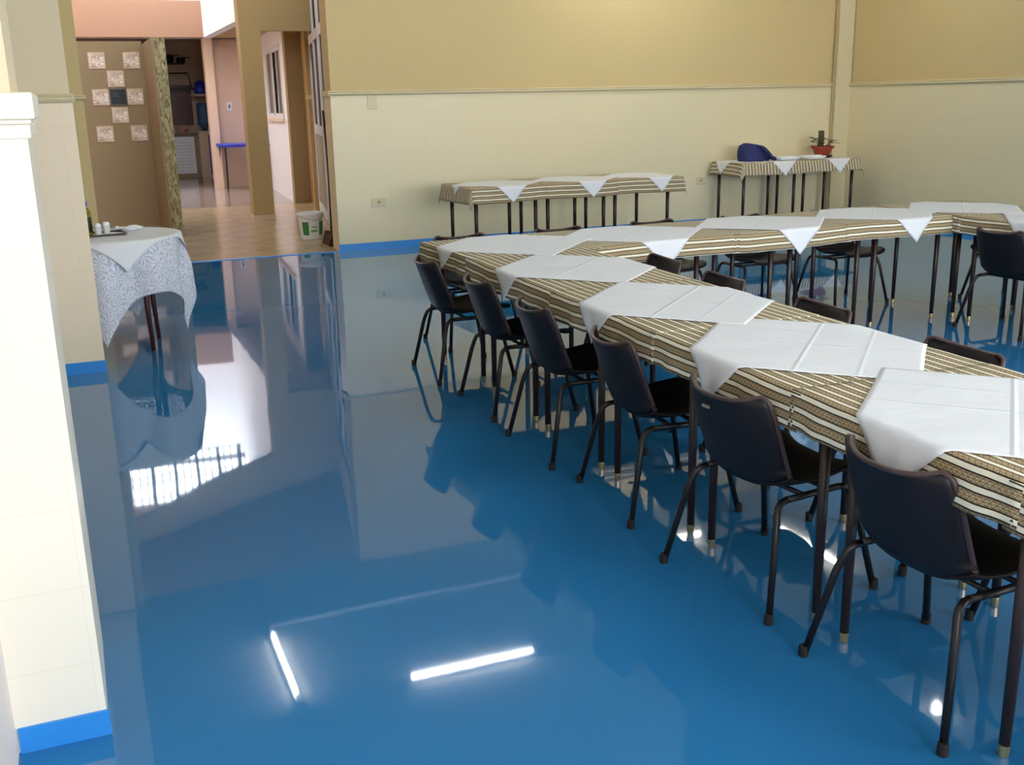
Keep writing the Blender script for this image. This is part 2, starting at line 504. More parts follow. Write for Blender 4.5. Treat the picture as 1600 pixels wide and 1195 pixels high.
# dark strip standing in for the shaded gap above the screen
struct('trim_screen_shade', MB().box(-1.5, 1.0, YP + .04, YP + .2, 2.30, 2.335), M['broom'])
GB = [(.45, 2.07), (.86, 2.07), (.65, 1.85), (.45, 1.63), (.86, 1.63), (.655, 1.41), (.45, 1.18), (.86, 1.18)]
where = ['at top left, just above the centre block of the screen', 'brightest, top right beside the stone facing', 'directly above the dark plaque', 'directly left of the dark plaque',
         'directly right of the dark plaque', 'directly below the dark plaque', 'at bottom left of the pattern', 'at bottom right of the pattern']
where[0] = 'at the top left corner of the pattern'
for (x, z), wh in zip(GB, where):
    t = thing('glass_block', 'pressed glass block in the brown screen wall, ' + wh, 'glass block', (x, YP, z), 0, 'glass blocks in the brown screen wall')
    mb = MB()
    for a, b, c, d in ((-.098, .098, -.098, -.086), (-.098, .098, .086, .098), (-.098, -.086, -.086, .086), (.086, .098, -.086, .086)):
        mb.box(a, b, -.014, .03, c, d)
    mb.build('block_rim', M['pinkw'], t, bevel=.002)
    MB().box(-.086, .086, -.006, .03, -.086, .086).build('glass_face', M['gblock'], t)
t = thing('wall_plaque', 'square blue-black plaque with two pale letters at the centre of the glass blocks', 'plaque', (.655, YP - .001, 1.63))
MB().box(-.105, .105, -.03, 0, -.105, .105).build('plaque_frame', mat('grey_mortar', (112, 104, 98), .8), t, bevel=.002)
MB().box(-.088, .088, -.036, -.03, -.088, .088).build('plaque_face', mat('blue_black_slate', (22, 27, 38), .5), t)
mb = MB()
mb.box(-.062, -.052, -.039, -.036, .0, .055).box(-.062, -.03, -.039, -.036, .047, .055).box(-.062, -.03, -.039, -.036, .0, .008).box(-.034, -.026, -.039, -.036, .004, .051)
mb.box(-.012, -.002, -.039, -.036, .0, .055).box(-.016, .016, -.039, -.036, .0, .007)
mb.build('lettering', mat('slate_letter', (66, 72, 88), .5), t)

# hall column, lintel and sloping gable in one plane
YC = 14.29
struct('wall_hall_column', MB().box(2.19, 2.46, YC, YC + .27, 0, 4.4), M['tan2'])
struct('baseboard_column', MB().box(2.182, 2.468, YC - .008, YC + .278, 0, .07), M['pinkw'])
struct('wall_hall_lintel', MB().box(2.46, 3.6, YC, YC + .12, 2.42, 4.4), M['tan2'])
struct('wall_hall_gable', MB().prism([(2.19, 3.3), (2.19, 4.4), (-1.5, 5.3), (-1.5, 4.6)], YC + .02, YC + .2, 'Y'), M['tan2'])
mb = MB()
mb.add([(-1.6, YB + .2, 4.7), (3.6, YB + .2, 3.56), (3.6, YC + .2, 3.56), (-1.6, YC + .2, 4.7), (-1.6, YB + .2, 4.8), (3.6, YB + .2, 3.66), (3.6, YC + .2, 3.66), (-1.6, YC + .2, 4.8)],
       [(0, 1, 2, 3), (7, 6, 5, 4), (0, 4, 5, 1), (1, 5, 6, 2), (2, 6, 7, 3), (3, 7, 4, 0)])
struct('ceiling_hall', mb, M['tan2'])
# right side of hall: splayed wall carrying the louvred door
P0, P1 = Vector((2.56, 11.02, 0)), Vector((3.24, 15.26, 0))
d = (P1 - P0); Ld = d.length; ang = math.atan2(d.y, d.x)
T = Matrix.Translation(P0) @ Matrix.Rotation(ang, 4, 'Z')        # local x runs along the wall, y to its left (into the hall)
struct('wall_hall_right', MB().box(-.05, Ld + .2, -.22, -.08, 0, 3.66, T).box(Ld - .02, Ld + .12, -.08, .02, 0, 3.66, T).box(-.02, Ld, -.08, .0, 2.95, 3.66, T), M['tan2'])
struct('trim_10', MB().box(Ld - .03, Ld + .13, -.06, .04, ZR - .04, ZR + .02, T), M['rail'])
dr = bpy.data.objects.new('door_1', None); C.objects.link(dr); dr['kind'] = 'structure'
dr.matrix_world = T
for k in range(2):
    a, b = .12 + k * 2.05, 2.1 + k * 2.05
    mb = MB()
    for x0, x1, z0, z1 in ((a, a + .07, .02, 2.9), (b - .07, b, .02, 2.9), ((a + b) / 2 - .03, (a + b) / 2 + .03, 1.2, 2.9), (a, b, 2.83, 2.9), (a, b, 2.28, 2.4), (a, b, 1.1, 1.22), (a, b, .02, .14)):
        mb.box(x0, x1, -.075, -.03, z0, z1)
    mb.build('door_frame', M['alu'], dr, bevel=.003)
    mb = MB()
    z = .16
    while z < 1.08:
        mb.add([(a + .07, -.045, z), (b - .07, -.045, z), (b - .07, -.06, z + .05), (a + .07, -.06, z + .05), (a + .07, -.05, z - .004), (b - .07, -.05, z - .004), (b - .07, -.065, z + .046), (a + .07, -.065, z + .046)],
               [(0, 1, 2, 3), (7, 6, 5, 4), (0, 4, 5, 1), (3, 2, 6, 7)])
        z += .042
    mb.build('louvre', M['doorgrey'], dr)
    MB().box(a + .07, b - .07, -.06, -.055, 1.22, 2.83).build('pane', M['brownglass'], dr)
struct('wall_hall_sky_blocker', MB().box(3.42, 3.55, 15.2, 16.62, 0, 2.68).box(3.42, 3.9, 14.4, 15.3, 0, 2.68), M['tan2'])  # added to block stray sky light from the corridor end
# porch corridor beyond: daylight wall with sliding window
struct('wall_corridor_end', MB().box(3.17, 3.8, 16.46, 16.62, 0, 2.68), M['tan'])
Q0, Q1 = Vector((3.18, 16.5, 0)), Vector((3.44, 20.6, 0))
d = Q1 - Q0; Lq = d.length
TQ = Matrix.Translation(Q0) @ Matrix.Rotation(math.atan2(d.y, d.x), 4, 'Z')
mb = MB()
wa, wb, wz0, wz1 = .62, 2.75, 1.27, 2.42
mb.box(0, wa, -.15, 0, 0, 2.68, TQ).box(wb, Lq, -.15, 0, 0, 2.68, TQ).box(wa, wb, -.15, 0, 0, wz0, TQ).box(wa, wb, -.15, 0, wz1, 2.68, TQ)
struct('wall_corridor', mb, M['white'])
wn = bpy.data.objects.new('window_1', None); C.objects.link(wn); wn['kind'] = 'structure'
wn.matrix_world = TQ
mb = MB().box(wa, wb, -.06, .015, wz0, wz0 + .05).box(wa, wb, -.06, .015, wz1 - .05, wz1).box(wa, wa + .05, -.06, .015, wz0, wz1).box(wb - .05, wb, -.06, .015, wz0, wz1)
mb.build('window_frame', M['alu'], wn, bevel=.003)
MB().box(wa - .05, wb + .05, -.02, .05, wz0 - .04, wz0).build('window_sill', M['pinkw'], wn, bevel=.003)
for k, (a, b, mm, yy) in enumerate(((wa + .05, wa + .72, 'greyglass', -.02), (wa + .72, wa + 1.38, 'darkglass', -.04), (wa + 1.38, wb - .05, 'greyglass', -.02))):
    mb = MB()
    for x0, x1, z0, z1 in ((a, a + .035, wz0 + .05, wz1 - .05), (b - .035, b, wz0 + .05, wz1 - .05), (a, b, wz0 + .05, wz0 + .085), (a, b, wz1 - .085, wz1 - .05)):
        mb.box(x0, x1, yy - .015, yy + .015, z0, z1)
    s_ = mb.build('sash', M['alu'], wn)
    MB().box(a + .035, b - .035, yy - .003, yy + .003, wz0 + .085, wz1 - .085).build('pane', M[mm], s_)
# roof edge over the corridor: bright fascia facing the open patio
struct('wall_fascia', MB().box(2.46, 2.62, YC + .27, 20.4, 2.68, 5.0), M['white'])
struct('ceiling_corridor', MB().box(2.62, 3.9, YC + .12, 20.6, 2.68, 2.8), M['tan2'])
# kitchen front: beam, pillar, and tall white wall with barred opening above
YK = 20.4
struct('wall_kitchen_beam', MB().box(-1.5, 2.46, YK - .25, YK, 2.68, 3.3), M['salmon'])
struct('wall_kitchen_pillar', MB().box(2.46, 2.62, YK, YK + .25, 0, 2.68), M['pinkw'])
struct('wall_kitchen_side', MB().box(2.62, 3.9, YK + .2, YK + .4, 0, 2.8), M['pinkw'])
struct('wall_kitchen_left', MB().box(-1.5, .9, YK, YK + .2, 0, 2.68), M['pinkw'])
struct('wall_kitchen_high', MB().box(-1.5, 3.9, YK, YK + .2, 2.68, 5.0).box(-1.5, 3.9, YK, YK + .2, 6.1, 6.4).box(-1.5, .3, YK, YK + .2, 5.0, 6.1).box(2.9, 3.9, YK, YK + .2, 5.0, 6.1), M['white'])
wn = bpy.data.objects.new('window_2', None); C.objects.link(wn); wn['kind'] = 'structure'
wn.location = (0, YK + .1, 0)
mb = MB().box(.3, 2.9, -.05, .05, 5.0, 5.06).box(.3, 2.9, -.05, .05, 6.04, 6.1).box(.3, 2.9, -.04, .04, 5.22, 5.32)
for k in range(7):
    x = .3 + k * 2.55 / 6
    mb.box(x, x + .06, -.04, .04, 5.0, 6.1)
mb.build('window_frame', M['black'], wn)
mb = MB()
for k in range(19):
    mb.tube([(.38 + k * .135, -.07, 5.0), (.38 + k * .135, -.07, 6.1)], .013, 6)
for z in (5.5, 5.62, 5.9):
    mb.tube([(.3, -.07, z), (2.9, -.07, z)], .018, 6)
mb.build('window_bars', M['black'], wn)
struct('patio_sky_blocker', MB().box(-1.5, 2.46, YC + .2, 18.5, 5.3, 5.4), M['tan2'])  # unseen slab added to cut the sky light falling into the patio
# kitchen interior
struct('wall_kitchen_back', MB().box(-1.5, 3.8, 24.6, 24.8, 0, 2.9), M['pinkw'])
struct('wall_kitchen_right', MB().box(3.0, 3.15, YK + .4, 24.6, 0, 2.9), M['tan'])
struct('wall_kitchen_inner_left', MB().box(.8, .9, YK + .2, 24.6, 0, 2.9), M['tan'])
struct('ceiling_kitchen', MB().box(-1.5, 3.8, YK + .2, 24.8, 2.9, 3.0), M['tan'])
struct('trim_maroon_tiles', MB().box(.9, 2.62, 24.57, 24.6, 1.1, 1.95), M['redtile'])
t = thing('kitchen_cabinet', 'low kitchen counter with white slatted door beside the water bottle', 'cabinet', (2.0, 24.1, 0))
MB().box(-1.0, .68, .04, .46, .0, .88).build('cabinet_body', M['tan'], t)
MB().box(-1.02, .70, 0, .47, .88, .93).build('worktop', M['counter'], t, bevel=.006)
mb = MB().box(-.02, .04, 0, .04, .08, .86).box(.48, .54, 0, .04, .08, .86).box(.04, .48, 0, .04, .8, .86).box(.04, .48, 0, .04, .08, .14)
dd = mb.build('door', M['white'], t, bevel=.004)
mb = MB()
z = .15
while z < .79:
    mb.add([(.04, .005, z), (.48, .005, z), (.48, .03, z + .055), (.04, .03, z + .055), (.04, .02, z - .006), (.48, .02, z - .006), (.48, .045, z + .049), (.04, .045, z + .049)],
           [(0, 1, 2, 3), (7, 6, 5, 4), (0, 4, 5, 1), (3, 2, 6, 7), (0, 3, 7, 4), (1, 5, 6, 2)])
    z += .066
mb.build('slats', M['white'], dd)
t = thing('storage_tub', 'pale plastic tub with a red mark on the kitchen counter', 'tub', (2.34, 24.3, .931))
MB().lathe([(.10, 0), (.13, .14), (.135, .145), (.12, .14), (.09, .01)], seg=20).build('tub_body', mat('pale_tub', (196, 160, 148), .5), t, smooth=False)
MB().box(.02, .09, -.128, -.118, .04, .09).build('tub_mark', mat('red_mark', (190, 60, 44), .5), t)
t = thing('wall_rack', 'black metal wall rack with dark pots high in the kitchen', 'rack', (2.2, 24.3, 1.85))
mb = MB().box(-.5, .48, 0, .28, .0, .025)
mb.tube([(-.45, .02, .02), (-.45, .02, .34), (.36, .02, .34), (.42, .02, .02)], .014, 8).tube([(-.2, .02, .34), (-.2, .02, .6)], .012, 8).box(-.5, .3, 0, .28, .52, .55)
mb.build('rack_frame', M['black'], t)
for k, x in enumerate((-.34, -.02, .26)):
    p_ = thing('cooking_pot', ['large black pot at the left end of the kitchen rack', 'black pot in the middle of the kitchen rack', 'small black pot at the right end of the kitchen rack'][k], 'pot', (2.2 + x, 24.44, 2.401), 0, 'pots on the kitchen rack')
    r_ = (.15, .13, .09)[k]
    MB().lathe([(r_ * .9, 0), (r_, .02), (r_, r_ * 1.3), (r_ * .95, r_ * 1.3), (r_ * .9, .03)], seg=20).build('pot_body', M['black'], p_)
    MB().tube([(r_, 0, r_ * 1.1), (r_ + .05, 0, r_ * 1.2), (r_ + .1, 0, r_ * 1.2)], .01, 6).build('handle', M['black'], p_)
t = thing('water_dispenser', 'tall cream water dispenser with a blue bottle beside the kitchen pillar', 'water dispenser', (2.76, 23.9, .002))
MB().box(-.15, .15, -.15, .15, 0, .98).build('dispenser_body', M['pinkw'], t, bevel=.015)
MB().box(.04, .13, -.156, -.15, .05, .9).build('side_panel', M['bluep'], t, bevel=.002)
MB().lathe([(.05, 0), (.06, .06), (.13, .14), (.135, .22), (.125, .26), (.135, .30), (.135, .52), (.11, .58), (.0, .59)], c=(0, 0, .98)).build('water_bottle', M['water'], t, smooth=True)
t = thing('water_bottle', 'spare dark blue bottle high on the shelf above the dispenser', 'bottle', (2.78, 24.2, 1.75))
MB().lathe([(.0, 0), (.12, .0), (.13, .04), (.13, .2), (.08, .26), (.03, .28)]).build('bottle_body', M['bluep'], t, smooth=True)
tag(MB().box(2.6, 2.99, 24.05, 24.6, 1.7, 1.749).build('wall_shelf', M['pinkw']), 'small shelf in the kitchen carrying the dark blue bottle', 'shelf')
# blue table on the porch
t = thing('side_table', 'blue topped table with thin dark legs against the corridor wall', 'table', (2.95, 19.95, .002))
MB().box(-.42, .42, -.42, .55, .77, .82).build('tabletop', M['bluep'], t, bevel=.008)
for x, y in ((-.36, -.36), (.36, -.36), (-.36, .46), (.36, .46)):
    MB().tube([(x, y, .77), (x * 1.04, y * 1.04, 0)], .016, 8).build('leg', M['steel'], t)
t = thing('light_switch', 'white light switch plate on the pink wall above the blue table', 'switch', (2.86, YK + .2, 1.48))
MB().box(-.05, .05, -.012, 0, -.075, .075).build('switch_plate', M['white'], t, bevel=.003)
MB().box(-.015, .015, -.02, -.012, -.03, .03).build('rocker', M['greyglass'], t)

# bucket and broom by the louvred door
t = thing('paint_bucket', 'white plastic bucket with green printed label on the hall tiles', 'bucket', (2.46, 11.98, .004), R(10))
MB().lathe([(.118, 0), (.122, .004), (.145, .27), (.153, .27), (.153, .285), (.149, .30), (.143, .30), (.14, .27), (.115, .01)], seg=36).build('bucket_body', M['white'], t)
def band(r0, r1, z0, z1, a0, a1, n=14, off=.002):
    v = []; f = []
    for i in range(n + 1):
        a = a0 + (a1 - a0) * i / n
        for r, z in ((r0 + off, z0), (r1 + off, z1)):
            v.append((r * math.cos(a), r * math.sin(a), z))
    for i in range(n):
        f.append((2 * i, 2 * i + 2, 2 * i + 3, 2 * i + 1))
    return v, f
for a0, a1 in ((R(205), R(238)), (R(292), R(330))):
    v, f = band(.1245, .139, .05, .2, a0, a1)
    MB().add(v, f).build('green_label', M['green'], t, solid=.001)
v, f = band(.1265, .1305, .085, .11, R(248), R(282))
v2, f2 = band(.132, .134, .135, .15, R(252), R(278))
MB().add(v, f).add(v2, f2).build('printed_text', mat('pale_green_print', (120, 176, 120), .5), t, solid=.001)
mb = MB()
mb.tube([(.152 * math.cos(a), .152 * math.sin(a), .27 - .05 * math.sin((a - PI) * 1.0) ** 2) for a in [PI + i * PI / 16 for i in range(17)]], .0025, 6)
mb.build('handle', M['tag'], t)
t = thing('broom', 'brown broom with dark handle leaning on the louvred door', 'broom', (2.53, 11.35, .004))
MB().tube([(.03, .02, .12), (.055, .10, .75), (.06, .2, 1.42)], .012, 10).build('handle', M['wood'], t, smooth=True)
MB().prism([(-.05, 0), (.06, 0), (.045, .13), (-.01, .14)], -.17, .17, 'Y').build('bristles', M['broom'], t, bevel=.008)

# ------------------------------------------------------------------ fluorescent lamps
def lamp_builder(length=1.22):
    t = thing('fluorescent_lamp', '', 'ceiling lamp', (0, 0, ZC))
    MB().box(-length / 2 - .03, length / 2 + .03, -.03, .03, -.03, 0).build('lamp_housing', M['alu'], t, bevel=.003)
    MB().tube([(-length / 2 + .02, 0, -.055), (length / 2 - .02, 0, -.055)], .014, 12).build('tube', M['tubeglow'], t, smooth=True)
    for s in (-1, 1):
        MB().box(s * length / 2 - .012, s * length / 2 + .012, -.012, .012, -.075, -.03).build('lamp_socket', M['white'], t, bevel=.002)
    return t
L0 = None
lamps = [(1.29, 8.83, 90, 'lengthwise, mirrored in the floor left of the long table'), (2.87, 8.08, 0, 'crosswise, mirrored in the floor beside the long table'),
         (7.30, 8.85, 90, 'lengthwise, nearest the right wall by the back wall'), (5.75, 9.7, 0, 'crosswise, nearest the back wall'),
         (3.2, 4.4, 0, 'out of view above the long near table, added for light'),  # from here to the list end: unseen tubes added to brighten the room
         (6.6, 2.6, 0, 'unseen at the right rear over the chairs, added for light'), (3.2, .6, 0, 'unseen close to the windows behind, added for light')]
for x, y, rz, wh in lamps:
    lab = 'white fluorescent ceiling lamp hung ' + wh
    if L0 is None:
        L0 = lamp_builder(); L0.location = (x, y, ZC); L0.rotation_euler = (0, 0, R(rz)); L0['label'] = lab; L0['group'] = 'fluorescent ceiling lamps'
    else:
        dup(L0, (x, y, ZC), R(rz), lab)
t = thing('globe_lamp', 'small round white globe lamp on the ceiling above the right arm of tables', 'ceiling lamp', (6.19, 5.82, ZC))
MB().lathe([(.0, -.02), (.06, -.02), (.06, 0), (0, 0)], seg=24).build('lamp_base', M['white'], t)
MB().lathe([(.0, -.09), (.02, -.085), (.032, -.065), (.034, -.05), (.026, -.03), (.02, -.02), (0, -.02)], seg=24).build('globe', M['tubeglow'], t, smooth=True)
struct('trim_11', MB().tube([(1.29, 9.68, ZC - .015), (5.1, 9.68, ZC - .015)], .014, 8).tube([(1.29, 9.68, ZC - .015), (1.29, 9.47, ZC - .015)], .014, 8), M['white'])

# ------------------------------------------------------------------ wall fittings
def outlet(x, z, w_, h_, name, label, cat):
    t = thing(name, label, cat, (x, YB - .012, z))
    MB().box(-w_ / 2, w_ / 2, -.01, 0, -h_ / 2, h_ / 2).build('cover_plate', M['rail'], t, bevel=.003)
    return t
t = outlet(2.935, .49, .16, .085, 'wall_socket', 'cream double wall socket near the doorway end of the back wall', 'socket')
MB().lathe([(.02, 0), (.02, .003), (.012, .003)], seg=16).build('socket_face', M['tan2'], t).matrix_basis = Matrix.Translation((0, -.01, 0)) @ Matrix.Rotation(R(90), 4, 'X')
t = outlet(6.87, .53, .12, .085, 'wall_socket', 'small cream wall socket left of the high corner table', 'socket')
MB().lathe([(.018, 0), (.018, .003), (.011, .003)], seg=16).build('socket_face', M['tan2'], t).matrix_basis = Matrix.Translation((0, -.01, 0)) @ Matrix.Rotation(R(90), 4, 'X')
t = outlet(2.92, 1.50, .10, .13, 'junction_cover', 'cream square cover plate just under the moulding by the doorway', 'cover plate')

# ------------------------------------------------------------------ chairs
def shell_pt(s, t):
    """s along the profile (0 top of back .. 1 front of seat), t across -1..1"""
    prof = [(-.245, .641), (-.239, .634), (-.219, .578), (-.197, .51), (-.173, .443), (-.152, .392), (-.122, .360), (-.07, .352), (0, .356), (.09, .370), (.17, .380), (.212, .374), (.226, .358)]
    wid = [.150, .176, .188, .190, .190, .189, .189, .192, .198, .202, .202, .194, .168]
    k = s * (len(prof) - 1)
    i = min(int(k), len(prof) - 2)
    f = k - i
    x = prof[i][0] * (1 - f) + prof[i + 1][0] * f
    z = prof[i][1] * (1 - f) + prof[i + 1][1] * f
    wd = wid[i] * (1 - f) + wid[i + 1] * f
    a, b = Vector(prof[max(i - 1, 0)]), Vector(prof[min(i + 2, len(prof) - 1)])
    d = (b - a).normalized()
    nx, nz = -d.y, d.x                                     # towards the sitter
    f2 = min(1, max(0, (s - .40) / .35)); f2 = f2 * f2 * (3 - 2 * f2)
    amt = .044 * (1 - f2) + .018 * f2
    e = abs(t) ** 3 * amt + t * t * .012
    if s > .92: e -= 0
    return (x + nx * e, wd * t * (1 - .02 * abs(t) ** 6), z + nz * e)
NS, NT = 37, 17
def shell_patch(s0, s1, n):
    mb = MB()
    for i in range(n + 1):
        s = s0 + (s1 - s0) * i / n
        for j in range(NT + 1):
            mb.v.append(shell_pt(s, -1 + 2 * j / NT))
    for i in range(n):
        for j in range(NT):
            q = i * (NT + 1) + j
            mb.f.append((q, q + 1, q + NT + 2, q + NT + 1))
    return mb
def make_chair(label):
    t = thing('stacking_chair', label, 'chair')
    b = shell_patch(0, .47, 18).build('backrest', M['shell'], t, smooth=True, solid=.009)
    shell_patch(.47, 1, 16).build('seat', M['seatpad'], t, smooth=True, solid=.009)
    pts = [shell_pt(.47 - .47 * i / 16, -1) for i in range(17)] + [shell_pt(0, -1 + 2 * i / 12) for i in range(1, 12)] + [shell_pt(.47 * i / 16, 1) for i in range(17)]
    MB().tube(pts, .0075, 8).build('edge_trim', M['trim'], b, smooth=True)
    for sy in (-1, 1):
        for sx in (-1, 1):
            foot = (-.22, sy * .25, 0) if sx < 0 else (.22, sy * .245, 0)
            kx = sx * .155
            leg = MB().tube([foot, (foot[0] + (kx - foot[0]) * .85, sy * .205, .265), (kx * .99, sy * .194, .305), (kx * .93, sy * .188, .328), (kx * .82, sy * .184, .340), (kx * .68, sy * .182, .343)], .0105, 10).build('leg', M['steel'], t, smooth=True)
            MB().lathe([(.013, 0), (.014, .004), (.0135, .03), (.0115, .032)], c=foot, seg=12).build('foot_cap', M['rubber'], leg)
    mb = MB()
    for sy in (-1, 1):
        mb.tube([(-.1054, sy * .182, .343), (.1054, sy * .182, .343)], .0105, 10)
    for x in (-.03, .07):
        mb.tube([(x, -.182, .341), (x, .182, .341)], .008, 8)
    mb.build('seat_frame', M['steel'], t, smooth=True)
    return t
def feet_pose(a, b):
    """origin and turn of a chair from its two rear feet on the floor; a is the far one"""
    a, b = Vector(a), Vector(b)
    m = (a + b) / 2
    d = (a - b).normalized()                                # local +y
    rz = math.atan2(-d.x, d.y)
    fx = Vector((math.cos(rz), math.sin(rz)))
    return (m + fx * .22, rz)
chair0 = None
def chair(x, y, rz, label, group):
    global chair0
    if chair0 is None:
        chair0 = make_chair(label); chair0.location = (x, y, 0); chair0.rotation_euler = (0, 0, rz); chair0['group'] = group
        return chair0
    return dup(chair0, (x, y, 0), rz, label, group)
GL = 'dark chairs along the left side of the long near table'
for a, b, wh in (((1.71, 2.07), (1.72, 1.60), 'nearest the camera on the left side of the long table'), ((1.67, 2.77), (1.73, 2.27), 'second from the camera at left, grey plate on its back'),
                 ((1.75, 3.56), (1.71, 3.07), 'third from the camera on the left side of the long table'), ((1.72, 4.25), (1.71, 3.74), 'fourth from the camera on the left side of the long table'),
                 ((1.75, 4.99), (1.74, 4.47), 'fifth from the camera on the left side of the long table'), ((1.73, 5.73), (1.72, 5.23), 'farthest on the left side, at the corner of the long table')):
    m_, rz = feet_pose(a, b)
    chair(m_.x, m_.y, rz, 'dark plastic chair ' + wh, GL)
k5 = [o for o in bpy.data.objects if o.get('label', '').endswith('grey plate on its back')][0]
b5 = [o for o in k5.children if o.name.startswith('backrest')][0]
MB().box(-.006, 0, -.016, .016, -.005, .005).build('back_plate', M['tag'], b5, bevel=.001).location = Vector(shell_pt(.14, .25)) + Vector((-.005, 0, 0))
GR = 'dark chairs along the right side of the long near table'
for x, y, wh in ((2.71, 4.86, 'farthest on the right side of the long table, in the inner corner'), (2.65, 4.2, 'second farthest on the right side of the long table'), (2.61, 3.42, 'third farthest on the right side of the long table'),
              (2.54, 2.6, 'fourth farthest on the right side, only its backrest top in view'), (2.49, 1.8, 'nearest on the right side of the long table, mostly hidden')):
    chair(x, y, PI + R(-2), 'dark plastic chair ' + wh, GR)
GBk = 'dark chairs behind the cross tables'
for x, y, wh in ((2.27, 5.98, 'behind the left corner of the cross tables'), (2.98, 6.0, 'second from the left behind the cross tables'), (3.72, 6.03, 'third from the left behind the cross tables'),
                 (4.42, 5.98, 'fourth from the left behind the cross tables'), (5.18, 5.95, 'fifth from the left behind the cross tables')):
    chair(x, y + .19, R(-90) + R(2), 'dark moulded plastic chair ' + wh, GBk)
GC = 'dark chairs at the right arm of tables'
chair(5.48, 4.85, R(3), 'dark chair with its back turned at the right arm, by the photo edge', GC)
chair(5.46, 4.1, R(1), 'dark moulded plastic chair at the right arm, just outside the right edge', GC)
chair(6.24, 5.57, PI, 'dark moulded plastic chair on the far side of the right arm corner', GC)

# ------------------------------------------------------------------ tables
TZ = .70
def make_table(sx, sy, h, label, group, legr=(.017, .013)):
    t = thing('folding_table', label, 'table', group=group)
    MB().box(-sx / 2, sx / 2, -sy / 2, sy / 2, h - .022, h - .002).build('tabletop', M['top'], t, bevel=.004)
    mb = MB()
    a, b = sx / 2 - .05, sy / 2 - .05
    for x0, x1, y0, y1 in ((-a, a, -b, -b + .02), (-a, a, b - .02, b), (-a, -a + .02, -b + .02, b - .02), (a - .02, a, -b + .02, b - .02)):
        mb.box(x0, x1, y0, y1, h - .062, h - .022)
    mb.build('apron', M['wood'], t)
    for ux in (-1, 1):
        for uy in (-1, 1):
            x, y = ux * (a - .012), uy * (b - .012)
            lg = MB().tube([(x, y, h - .024), (x, y, .028)], [legr[0], legr[1]], 10).build('leg', M['wood'], t, smooth=True)
            MB().lathe([(.011, 0), (.012, .003), (legr[1] + .0008, .028), (legr[1] + .0008, .031)], c=(x, y, 0), seg=12).build('brass_foot', M['brass'], lg)
    return t
AO, AA = Vector((1.735, 0)), math.atan(-.027)            # arm A frame: u across (x), v along (y)
def afr(u, v):
    return Vector((AO.x + u + .027 * v, v - .027 * u))
GA = 'square tables under the striped cloths of the long near arm'
bound = [.02, .74, 1.46, 2.17, 2.87, 3.60, 4.32, 5.04]
tA = None
ordw = ['outside the lower right corner', 'at the right edge of the photo', 'under the first whole white overlay', 'under the second white overlay', 'third along from the camera', 'fourth along from the camera', 'last before the cross tables']
for i in range(7):
    v = (bound[i] + bound[i + 1]) / 2
    p = afr(.345, v)
    lab = 'dark legged square table in the long near arm, ' + ordw[i]
    if tA is None:
        tA = make_table(.675, .70, TZ, lab, GA); tA.location = (p.x, p.y, 0); tA.rotation_euler = (0, 0, AA)
    else:
        dup(tA, (p.x, p.y, 0), AA, lab)
BA = math.atan(.05)
def bfr(u, v):                                            # u along x, v across (0 front .. .76 back)
    c, s = math.cos(BA), math.sin(BA)
    return Vector((0 + u * c - v * s, 5.03 + u * s + v * c))
GBt = 'square tables under the striped cloths of the cross arm'
for i in range(5):
    p = bfr(2.25 + .70 * i, .365)
    dup(tA, (p.x, p.y, 0), BA, 'dark legged square table in the cross arm, ' + ['at its left corner', 'second from its left end', 'in its middle', 'second from its right end', 'last before the right arm'][i], GBt)
GCt = 'square tables under the striped cloths of the right arm'
CX = 5.36
for i in range(3):
    dup(tA, (CX + .38, 5.62 - .72 * i, 0), 0, 'dark legged square table in the right arm, ' + ['at its far corner', 'beside the turned chair', 'just outside the photo'][i], GCt)
GW = 'tables along the back wall under one row of cloths'
WA = math.atan(.055)
def wfr(u, v):
    c, s = math.cos(WA), math.sin(WA)
    return Vector((3.45 + u * c - v * s, 9.30 + u * s + v * c))
tW = None
for i in range(3):
    p = wfr(.385 + .77 * i, .37)
    lab = 'dark legged table by the back wall, ' + ['left one of three under the striped cloths', 'middle one of three under the striped cloths', 'right one of three under the striped cloths'][i]
    if tW is None:
        tW = make_table(.76, .72, .70, lab, GW, (.02, .017)); tW.location = (p.x, p.y, 0); tW.rotation_euler = (0, 0, WA)
    else:
        dup(tW, (p.x, p.y, 0), WA, lab)
GK = 'tables in the back right corner under the plant'
KZ = .75
tK = make_table(.82, .62, KZ, 'dark legged table in the back right corner, left one, under the blue bag', GK, (.02, .016))
tK.location = (7.38, 10.33, 0)
dup(tK, (8.21, 10.33, 0), 0, 'dark legged table in the back right corner, right one, under the potted plant')

